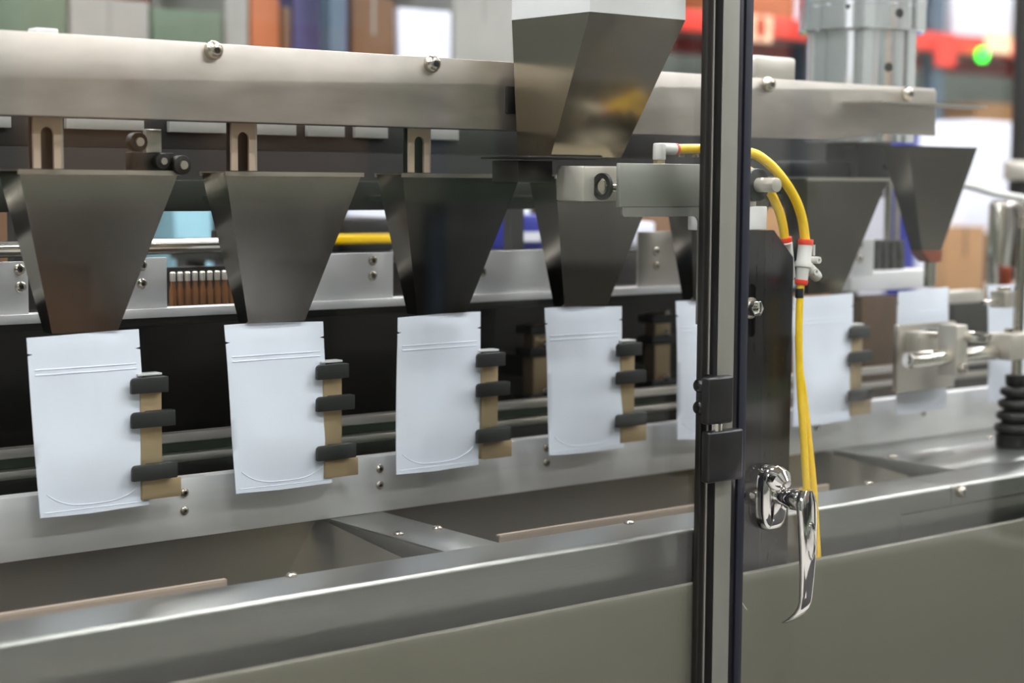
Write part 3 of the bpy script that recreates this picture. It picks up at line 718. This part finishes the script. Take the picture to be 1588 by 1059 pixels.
# ------------------------------------------------------------------ sealing station at the right
YQ = -.035
se = thing('sealing_jaw', (1.78, YQ, 1.12), 'flat steel sealing jaw pressed on the seventh pouch', 'jaw')
a, b = at(1391, 610, Y=YQ), at(1483, 498, Y=YQ)
MB().box(a[0], b[0], YQ, YQ + .012, a[2], b[2]).build('jaw_plate', M['steel'], se, .0012)
MB().box(a[0] + .02, a[0] + .075, YQ - .03, YQ, b[2] - .05, b[2] - .012).build('boss', M['milled'], se, .002)
q = at(1437, 516, Y=YQ - .02)
MB().cyl((q[0], YQ - .01, q[2]), (q[0], -.1035, q[2] + .0), .0095, n=24).build('push_rod', M['rod'], se)
q0 = at(1408, 559, Y=-.125)
rod = thing('cross_rod', (q0[0], -.125, q0[2] - .02), 'thick polished cross rod carrying a square clamp block', 'rod')
MB().cyl((q0[0], -.125, q0[2]), (at(1578, 540, Y=-.13)[0] - .063, -.125, q0[2]), .0145, n=28).build('rod', M['rod'], rod, .0015)
qa, qb = at(1484, 505, Y=-.146), at(1499, 582, Y=-.146)
MB().box(qa[0], qb[0], -.146, -.104, qb[2], qa[2]).build('clamp_block', M['milled'], rod, .002)
qp = at(1437, 516, Y=YQ - .02); MB().cyl((qp[0], -.1462, qp[2]), (qp[0], -.196, qp[2]), .0095, n=24).build('rod_end', M['rod'], rod, .001)
qs = at(1490, 571, Y=-.148); MB().cyl((qs[0], -.146, qs[2]), (qs[0], -.158, qs[2]), .010, n=6).build('clamp_nut', M['bolt'], rod, .001)
st = at(1578, 540, Y=-.13)
sp = thing('bellows_post', (st[0], -.13, 1.0), 'vertical post with black ribbed rubber bellows on the deck plate', 'post')
prof = [(.036, 1.0), (.036, 1.024)]
bz0, bz1 = 1.024, 1.118
for k in range(4):
    z = bz0 + (bz1 - bz0) * k / 4; h = (bz1 - bz0) / 4; rr = .040 - .003 * k
    prof += [(rr - .014, z), (rr - .003, z + h * .22), (rr, z + h * .5), (rr - .003, z + h * .78), (rr - .013, z + h * .97)]
prof += [(.021, bz1 + .002), (.021, bz1 + .02), (.014, bz1 + .022)]
MB().lathe((st[0], -.13), prof, 36).build('bellows', M['rubber'], sp, sharp=70)
MB().cyl((st[0], -.13, bz1), (st[0], -.13, 1.42), .010).build('rod', M['rod'], sp)
qz = at(1575, 535, Y=-.15)[2]
MB().box(st[0] - .062, st[0] + .05, -.158, -.105, qz - .028, qz + .022).build('cross_clamp', M['milled'], sp, .003)
MB().cyl((st[0] - .03, -.13, qz + .022), (st[0] - .03, -.13, qz + .03), .009, n=6).build('clamp_bolt', M['bolt'], sp)
# upper clamp with screws on the thin rod
q = at(1562, 462, Y=-.11)
uc = thing('rod_clamp', (q[0], -.11, q[2] - .02), 'small grey clamp with two screws in front of the rightmost pouch', 'clamp')
MB().box(q[0] - .028, st[0] - .0105, -.125, -.09, q[2] - .018, q[2] + .014).build('block', M['milled'], uc, .002)
for dx in (-.018, .0): MB().cyl((q[0] + dx, -.108, q[2] + .014), (q[0] + dx, -.108, q[2] + .021), .008, n=14).build('screw', M['bolt'], uc, .001)
qe = at(1524, 469, Y=-.108); MB().cyl((qe[0], -.108, qe[2]), (st[0] - .0105, -.108, qe[2]), .0045).build('thin_rod', M['rod'], uc)

# rear of the sealing area: blocks, springs, beams
q0, q1 = at(1337, 462, Y=.20), at(1396, 635, Y=.20)
o = MB().box(q0[0], q1[0], .20, .26, 1.0, q0[2]).build('rear_column', mat('bronze_column', (88, 66, 46), .4, .6, .2, 8), None, .003); tag(o, 'dark bronze rear column left of the seventh pouch', 'column')
q0, q1 = at(1358, 420, Y=.22), at(1433, 442, Y=.22)
o = MB().box(q0[0] - .1, q1[0], .20, .28, q1[2] - .004, q0[2]).build('rear_crossbar', M['plate'], None, .002); tag(o, 'bright steel crossbar on the bronze rear column', 'crossbar')
t = thing('rear_valve_stack', at(1378, 418, Y=.24), 'dark stack of small valves standing on the bright crossbar', 'valve')
for i in range(4):
    for j in range(3):
        q = at(1360 + 12 * i, 380 + 14 * j, Y=.24); MB().box(q[0] - .010, q[0] + .010, .235, .265, q[2] - .014, q[2] + .011).build('valve', M['darkpaint'] if (i + j) % 2 else M['dark'], t, .003)
q = at(1378, 300, Y=.25); z0 = at(1378, 376, Y=.25)[2]
MB().cyl((q[0], .25, z0), (q[0], .25, q[2] + .04), .008).build('riser', M['rod'], t); MB().cyl((q[0] + .03, .25, z0), (q[0] + .03, .25, q[2] + .03), .006).build('riser', M['steel'], t)
# bronze/brown plates right of it and the far hardware
for (pa, pb, Y, m_, nm, lab) in (((1396, 462), (1424, 640), .34, 'darkpaint', 'dark_partition', 'dark rear panel beside the bronze column'),
                                 ((1470, 452), (1524, 468), .18, 'milled', 'adjuster_bar', 'pale adjuster bar between seventh and eighth pouches'),
                                 ((1480, 470), (1600, 640), .30, 'dark', 'dark_partition', 'dark steel rear panel behind the rightmost pouch')):
    q0, q1 = at(*pa, Y=Y), at(*pb, Y=Y); z1 = 1.0 if m_ != 'milled' else q1[2]
    o = MB().box(q0[0], q1[0], Y, Y + .03, z1 if m_ == 'milled' else .985, q0[2]).build(nm, M[m_], None, .002); tag(o, lab, nm.split('_')[1])
# heater cylinders with braided hose
q = at(1549, 315, Y=.32); zb = at(1549, 452, Y=.32)[2]
hc = thing('heater_cylinder', (q[0], .32, zb), 'upright polished cylinder behind the rightmost pouch', 'cylinder', 'upright cylinders')
MB().cyl((q[0], .32, zb - .1), (q[0], .32, q[2]), .022, n=32).build('tube', M['rod'], hc, .002); MB().cyl((q[0], .32, q[2]), (q[0], .32, q[2] + .006), .016).build('cap', M['bolt'], hc)
q2 = at(1592, 313, Y=.32)
hc = thing('heater_cylinder', (q2[0], .32, zb), 'second upright cylinder at the right photo edge', 'cylinder', 'upright cylinders')
MB().cyl((q2[0], .32, zb - .1), (q2[0], .32, q2[2]), .022, n=32).build('tube', M['rod'], hc, .002); MB().cyl((q2[0], .32, q2[2]), (q2[0], .32, q2[2] + .006), .016).build('cap', M['bolt'], hc)
hs = thing('braided_hose', at(1560, 440, Y=.28), 'braided steel hose looping down beside the polished cylinder', 'hose')
MB().sweep(spline([at(x, y, Y=.28) for x, y in ((1588, 330), (1575, 316), (1566, 320), (1567, 345), (1564, 380), (1560, 415))]), .0085, 14).build('hose', M['braid'], hs)
MB().cyl(at(1560, 413, Y=.28), at(1561, 445, Y=.28), .013).build('sleeve', M['copper'], hs, .001)
o = MB().sweep(spline([at(x, y, Y=.12) for x, y in ((1480, 284), (1510, 290), (1545, 300), (1600, 310))]), .008, 12).build('white_cable', M['white'], None); tag(o, 'pale cable stretching right from the taller hopper', 'cable')
q0, q1 = at(1548, 395, Y=.42), at(1600, 455, Y=.42)
o = MB().box(q0[0], q1[0] + .1, .40, .46, .985, q1[2] + .03).build('cylinder_block', M['milled'], None, .003); tag(o, 'pale base block carrying the upright cylinders', 'block')

# ------------------------------------------------------------------ hall behind the machine
def bx(name, pa, pb, Y, depth, m_, label, cat, group=None, z0=None, lid=None):
    """A box-shaped thing with its front at depth Y; pa top left, pb bottom right pixel of its front."""
    a, b = at(*pa, Y=Y), at(*pb, Y=Y)
    t = thing(name, ((a[0] + b[0]) / 2, Y, b[2] if z0 is None else z0), label, cat, group)
    MB().box(a[0], b[0], Y, Y + depth, (b[2] if z0 is None else z0) + .001, a[2]).build('body', M[m_], t, .006)
    if lid: MB().box(a[0] + (b[0] - a[0]) * .47, a[0] + (b[0] - a[0]) * .53, Y - .002, Y + depth, a[2] - .12, a[2] + .002).build('tape', M[lid], t, smooth=False)
    return t
YR = 4.0
# pallet racking: posts and beams
rk = thing('pallet_rack', (5.5, YR, 0), 'pallet rack with orange-red beams and slate posts behind the machine', 'rack')
zb0 = at(1205, 60, Y=YR)[2]; zb1 = at(1205, 36, Y=YR)[2]
xs = [at(1455, 100, Y=YR)[0], at(1050, 100, Y=YR)[0] - 2.2]
for x in (xs[0], xs[0] - 2.75, xs[0] + 2.75, xs[0] - 5.5):
    for dy in (0, 1.0): MB().box(x - .05, x + .05, YR + dy, YR + dy + .08, 0, 4.6).build('post', M['rackblue'], rk, .004)
for z in (zb0, zb0 + 1.3):
    for dy in (-.04, 1.04):
        MB().box(xs[0] - 5.5, xs[0] + 2.75, YR + dy, YR + dy + .05, z, z + .10).build('beam', M['rackred'], rk, .004)
    MB().box(xs[0] - 5.5, xs[0] + 2.75, YR + .02, YR + 1.03, z + .09, z + .105).build('shelf_deck', M['greybox'], rk, smooth=False)
MB().box(xs[0] - .09, xs[0] + .09, YR - .05, YR - .042, zb0 - .08, zb0 + .10).build('beam_bracket', M['rackred'], rk, smooth=False)
zd = zb0 + .106
# number card on the beam
a, b = at(1162, 22, Y=YR - .06), at(1197, 66, Y=YR - .06)
sg = thing('number_card', ((a[0] + b[0]) / 2, YR - .06, b[2]), 'pale orange card reading 0 on the red rack beam', 'sign')
MB().box(a[0], b[0], YR - .06, YR - .05, b[2], a[2]).build('card', mat('peach_card', (255, 206, 170), .6), sg, smooth=False)
cu = bpy.data.curves.new('numeral', 'FONT'); cu.body = '0'; cu.size = (a[2] - b[2]) * .95; cu.offset = .012; cu.align_x = 'CENTER'; cu.align_y = 'CENTER'; cu.extrude = .002
ft = bpy.data.objects.new('numeral', cu); COL.objects.link(ft); ft.parent = sg; ft.rotation_euler = (PI / 2, 0, 0); ft.location = (0, -.002, (a[2] - b[2]) / 2)
bpy.context.view_layer.update()
me = bpy.data.meshes.new_from_object(ft.evaluated_get(bpy.context.evaluated_depsgraph_get())); me.materials.append(mat('orange_print', (178, 64, 20), .6))
fm = bpy.data.objects.new('printed_numeral', me); COL.objects.link(fm); fm.parent = sg; fm.rotation_euler = ft.rotation_euler; fm.location = ft.location
bpy.data.objects.remove(ft)
a, b = at(1530, 50, Y=YR - .06), at(1568, 84, Y=YR - .06)
o = MB().box(a[0], b[0], YR - .06, YR - .05, b[2], a[2]).build('blank_card', mat('cream_card', (240, 222, 178), .6), None, smooth=False); tag(o, 'blank cream card on the red rack beam at far right', 'card')
q = at(1525, 85, Y=YR - .07); o = MB().cyl((q[0], YR - .05, q[2]), (q[0], YR - .075, q[2]), .038, n=20).build('indicator_light', M['led'], None); tag(o, 'round green indicator light under the cream card', 'light')
# goods above and below the beam
bx('carton', (1120, -60), (1232, 34), YR + .05, .8, 'orange', 'orange-brown carton on the rack above the number card', 'box', 'goods on the rack', zd, 'card')
bx('carton', (1236, -60), (1300, 30), YR + .05, .8, 'wrap', 'white carton on the rack behind the milled column', 'box', 'goods on the rack', zd, 'card')
bx('carton', (1480, -40), (1570, 40), YR + .05, .8, 'wrap', 'white carton on the rack shelf near the right edge', 'box', 'goods on the rack', zd, 'card')
pal0 = thing('pallet_stack', (xs[0] - 1.2, YR + .1, 0), 'stack of dusty brown cartons on the floor under the rack, left bay', 'boxes')
pal0['category'] = 'box stack'
for i in range(3):
    for j in range(4):
        x = xs[0] - 2.2 + i * .72; MB().box(x, x + .70, YR + .1, YR + .9, .15 + j * .46, .15 + j * .46 + .45).build('carton', M['card2'] if (i + j) % 3 else M['card'], pal0, .006)
for i in range(4): MB().box(xs[0] - 2.2, xs[0] - .05, YR + .1 + i * .2, YR + .2 + i * .2, .12, .15).build('slat', M['card'], pal0, smooth=False)
for i in range(3): MB().box(xs[0] - 2.2 + i * .98, xs[0] - 2.1 + i * .98, YR + .1, YR + .9, 0, .12).build('runner', M['card2'], pal0, smooth=False)
pal1 = copy_tree(pal0, None, (2.75, .05, 0)); pal1['label'] = 'stack of dusty brown cartons on the floor under the rack, right bay'
pal2 = copy_tree(pal0, None, (-2.75, .02, 0)); pal2['label'] = 'stack of brown cartons on the floor under the rack, behind the chute'
# white goods on a bench right of the machine
YW = 2.2
wt = thing('packing_bench', (4.6, YW, 0), 'packing bench behind the right end of the machine', 'bench')
q0, q1 = at(1380, 360, Y=YW), at(1640, 360, Y=YW); zt = .98
MB().box(q0[0] - .5, q1[0], YW, YW + .8, zt - .04, zt).build('top', M['greybox'], wt, .004)
for x in (q0[0] - .45, q1[0] - .06):
    for dy in (.03, .72): MB().box(x, x + .05, YW + dy, YW + dy + .05, 0, zt - .04).build('leg', M['dark'], wt, .003)
bx('wrapped_pack', (1432, 192), (1500, 372), YW + .08, .4, 'wrap', 'white wrapped pack on the bench left of the dark column', 'pack', 'white packs on the bench', zt)
bx('wrapped_pack', (1502, 186), (1566, 372), YW + .12, .4, 'wrap', 'white wrapped pack on the bench behind the dark column', 'pack', 'white packs on the bench', zt)
bx('cardboard_box', (1466, 352), (1526, 450), YW + .02, .055, 'card', 'brown cardboard box on the bench behind the upright cylinder', 'box', None, zt, 'card2')
bx('grey_crate', (1529, 362), (1575, 450), YW + .02, .055, 'dark', 'dark grey crate on the bench right of the cardboard box', 'crate', None, zt)
a = bx('blue_folder', (1408, 196), (1424, 230), YW + .1, .1, 'bluebin', 'blue folder beside the white wrapped packs', 'folder', None, zt)
# dark machine column with flange at far right
q0, q1 = at(1570, 0, Y=1.1), at(1612, 250, Y=1.1)
o = thing('dark_column', ((q0[0] + q1[0]) / 2, 1.15, 0), 'dark machine column with a pale flange at the right photo edge', 'column')
xm = (q0[0] + q1[0]) / 2; rm = 20 / F * float((np.array(q0) - EYE) @ FW)
MB().cyl((xm, 1.1, q1[2]), (xm, 1.1, 2.6), rm, n=28).build('shaft', M['darkpaint'], o)
MB().cyl((xm, 1.1, q1[2] - .06), (xm, 1.1, q1[2]), rm * 1.5, n=32).build('flange', M['milled'], o, .006)
MB().cyl((xm, 1.1, 0), (xm, 1.1, q1[2] - .06), rm * 1.1, n=28).build('base', M['dark'], o)
# shelf of mixed goods behind the left half
YL = 2.6
shf = thing('goods_shelf', (1.4, YL, 0), 'tall shelf of mixed goods seen blurred above the upper beam', 'shelf')
xl0, xl1 = at(-60, 60, Y=YL)[0], at(800, 60, Y=YL)[0] + .35
zs = [.45, 1.0, 1.60]
for z in zs + [2.45]: MB().box(xl0, xl1, YL, YL + .7, z - .03, z).build('board', M['greybox'], shf, .003)
for x in (xl0, (xl0 + xl1) / 2, xl1 - .06):
    for dy in (-.07, .71): MB().box(x, x + .06, YL + dy + .001, YL + dy + .061, 0, 2.6).build('upright', M['rackblue'], shf, .003)
gl = [(-55, 105, 'greenbox', 'mossy green carton above the left end of the beam'), (108, 232, 'greybox', 'grey carton right of the mossy green carton'), (236, 345, 'greenbox', 'green-grey carton above the first beam bolt'),
      (349, 386, 'greybox', 'narrow pale carton above the beam left of the orange one'), (389, 434, 'orange', 'small orange carton on the blurred shelf'), (438, 452, 'card2', 'thin dark carton right of the orange one'),
      (455, 540, 'lilac', 'violet-blue carton on the blurred shelf'), (546, 612, 'card2', 'dark brown carton right of the violet one'), (618, 700, 'wrap', 'pale carton on the shelf left of the chute'), (704, 800, 'greybox', 'pale grey carton on the shelf touching the chute outline')]
for i, (pa, pb, m_, lab) in enumerate(gl):
    bx('shelf_carton', (pa, -25 + 18 * (i % 3)), (pb, 60), YL + .04, .5, m_, lab, 'box', 'cartons on the blurred shelf', 1.60, 'greybox' if i % 2 else None)
gl2 = [(-50, 120, 'card2', 'brown carton on the lower shelf at far left'), (270, 330, 'cyan', 'pale blue cloth pack glimpsed between first and second hoppers'), (520, 620, 'wrap', 'white pack glimpsed between second and third hoppers'), (640, 760, 'card2', 'dark carton on the lower shelf behind the third hopper')]
for i, (pa, pb, m_, lab) in enumerate(gl2):
    bx('shelf_carton', (pa, 300), (pb, 420), YL + .04, .5, m_, lab, 'box', 'cartons on the lower shelf', 1.0)
# blue bin with label and others nearer, in the gaps
YG = .9
bench = thing('side_bench', (1.6, YG, 0), 'low bench behind the machine carrying the blue bin', 'bench')
xb0, xb1 = at(480, 390, Y=YG)[0], at(1340, 390, Y=YG)[0]; zbn = at(830, 387, Y=YG)[2]
MB().box(xb0, xb1, YG - .02, YG + .6, zbn - .03, zbn).build('top', M['dark'], bench, .003)
for x in (xb0, xb1 - .05):
    for dy in (0, .5): MB().box(x, x + .05, YG + dy + .02, YG + dy + .07, 0, zbn - .03).build('leg', M['darkpaint'], bench, smooth=False)
bb = bx('blue_bin', (782, 334), (876, 386), YG, .3, 'bluebin', 'dark blue plastic bin with a white label card', 'bin', None, zbn)
a, b = at(797, 360, Y=YG - .002), at(838, 374, Y=YG - .002)
MB().box(a[0], b[0], YG - .004, YG + .001, b[2], a[2]).build('label_card', M['paper'], bb, smooth=False)
a, b = at(786, 318, Y=YG + .32), at(818, 336, Y=YG + .32)
o = MB().box(a[0], b[0], YG + .31, YG + .4, zbn + .001, a[2]).build('paper_stack', M['paper'], None, smooth=False); tag(o, 'white papers sticking up behind the blue bin', 'paper')
bx('green_bottle_crate', (925, 330), (955, 385), YG + .02, .2, 'green', 'green crate right of the blue bin', 'crate', None, zbn)
bx('white_canister', (960, 345), (1016, 386), YG + .05, .2, 'wrap', 'white canister behind the narrow backing plate', 'canister', None, zbn)
bx('black_case', (524, 338), (612, 386), YG + .05, .3, 'black', 'black case between second and third hoppers', 'case', None, zbn)
a, b = at(515, 365, Y=YG - .01), at(612, 376, Y=YG - .01)
o = MB().box(a[0], b[0], YG - .015, YG + .02, b[2], a[2]).build('yellow_strip', M['yellow'], None, .002); tag(o, 'yellow strip low between second and third hoppers', 'strip')

# ------------------------------------------------------------------ the hall on the near side, seen only mirrored in steel and glass
nr = thing('near_rack', (3., -5.6, 0), 'dark rack of goods on the near side, mirrored in the hoppers', 'rack')
for x in (-1., 1.6, 4.2, 6.8):
    for dy in (0, .9): MB().box(x - .05, x + .05, -5.6 - dy - .08, -5.6 - dy, 0, 3.6).build('post', M['rackblue'], nr, .004)
for z in (.35, 1.5, 2.7):
    MB().box(-1.05, 6.85, -6.55, -5.58, z - .06, z).build('shelf', M['darkpaint'], nr, smooth=False)
    MB().box(-1.05, 6.85, -5.58, -5.54, z - .10, z + .01).build('beam', M['greenbox'], nr, smooth=False)
rn = random.Random(3)
for z in (.35, 1.5, 2.7):
    x = -.9
    while x < 6.3:
        wd = rn.uniform(.4, .9); hh = rn.uniform(.45, .85); mm_ = rn.choice(['card', 'card2', 'greenbox', 'greybox', 'greenbox', 'wrap', 'darkpaint']) if z > .5 else rn.choice(['darkpaint', 'dark', 'card2', 'darkpaint'])
        MB().box(x, x + wd, -6.45, -5.65, z, z + hh).build('carton', M[mm_], nr, .01)
        x += wd + rn.uniform(.06, .3)

# unseen black mat, added to darken what the hoppers mirror
fm_ = MB().box(-.6, 5.2, -3.2, -.9, 0, .012).build('reflection_mat', M['mat'], None, .004); tag(fm_, 'unseen black mat added to darken the hopper reflections', 'mat')
lk = thing('dark_locker', (6.2, -2.9, 0), 'tall dark locker on the near side, mirrored at the right edge of the glass', 'locker')
MB().box(5.37, 7.2, -3.2, -2.6, .02, 2.7).build('body', M['darkpaint'], lk, .004)
for k in range(2):
    d = MB().box(5.40 + .9 * k, 6.26 + .9 * k, -2.6, -2.585, .08, 2.66).build('locker_door', M['dark'], lk, .003)
    MB().box(6.18 + .2 * k, 6.20 + .2 * k, -2.585, -2.565, 1.1, 1.25).build('pull', M['bolt'], d, .002)
MB().box(5.40, 7.17, -3.17, -2.63, 0, .02).build('plinth', M['black'], lk, smooth=False)
for (x, y, sx, sy, h, m_, lab) in ((1.05, -2.2, .52, .5, .07, 'card2', 'unseen flat brown stand-in added for the hopper reflections'), (1.78, -2.35, .42, .34, .06, 'wrap', 'unseen flat white stand-in added for the hopper reflections')):
    t = thing('mirrored_stand_in', (x, y, .012), lab, 'carton')  # out of view; added flat so the hoppers mirror brown and white patches
    for k in range(3):
        MB().box(x - sx / 2 + .01 * k, x + sx / 2 - .008 * k, y - sy / 2, y + sy / 2 - .01 * k, .0125 + h * k / 3, .012 + h * (k + 1) / 3).build('sheet', M[m_], t, smooth=False)
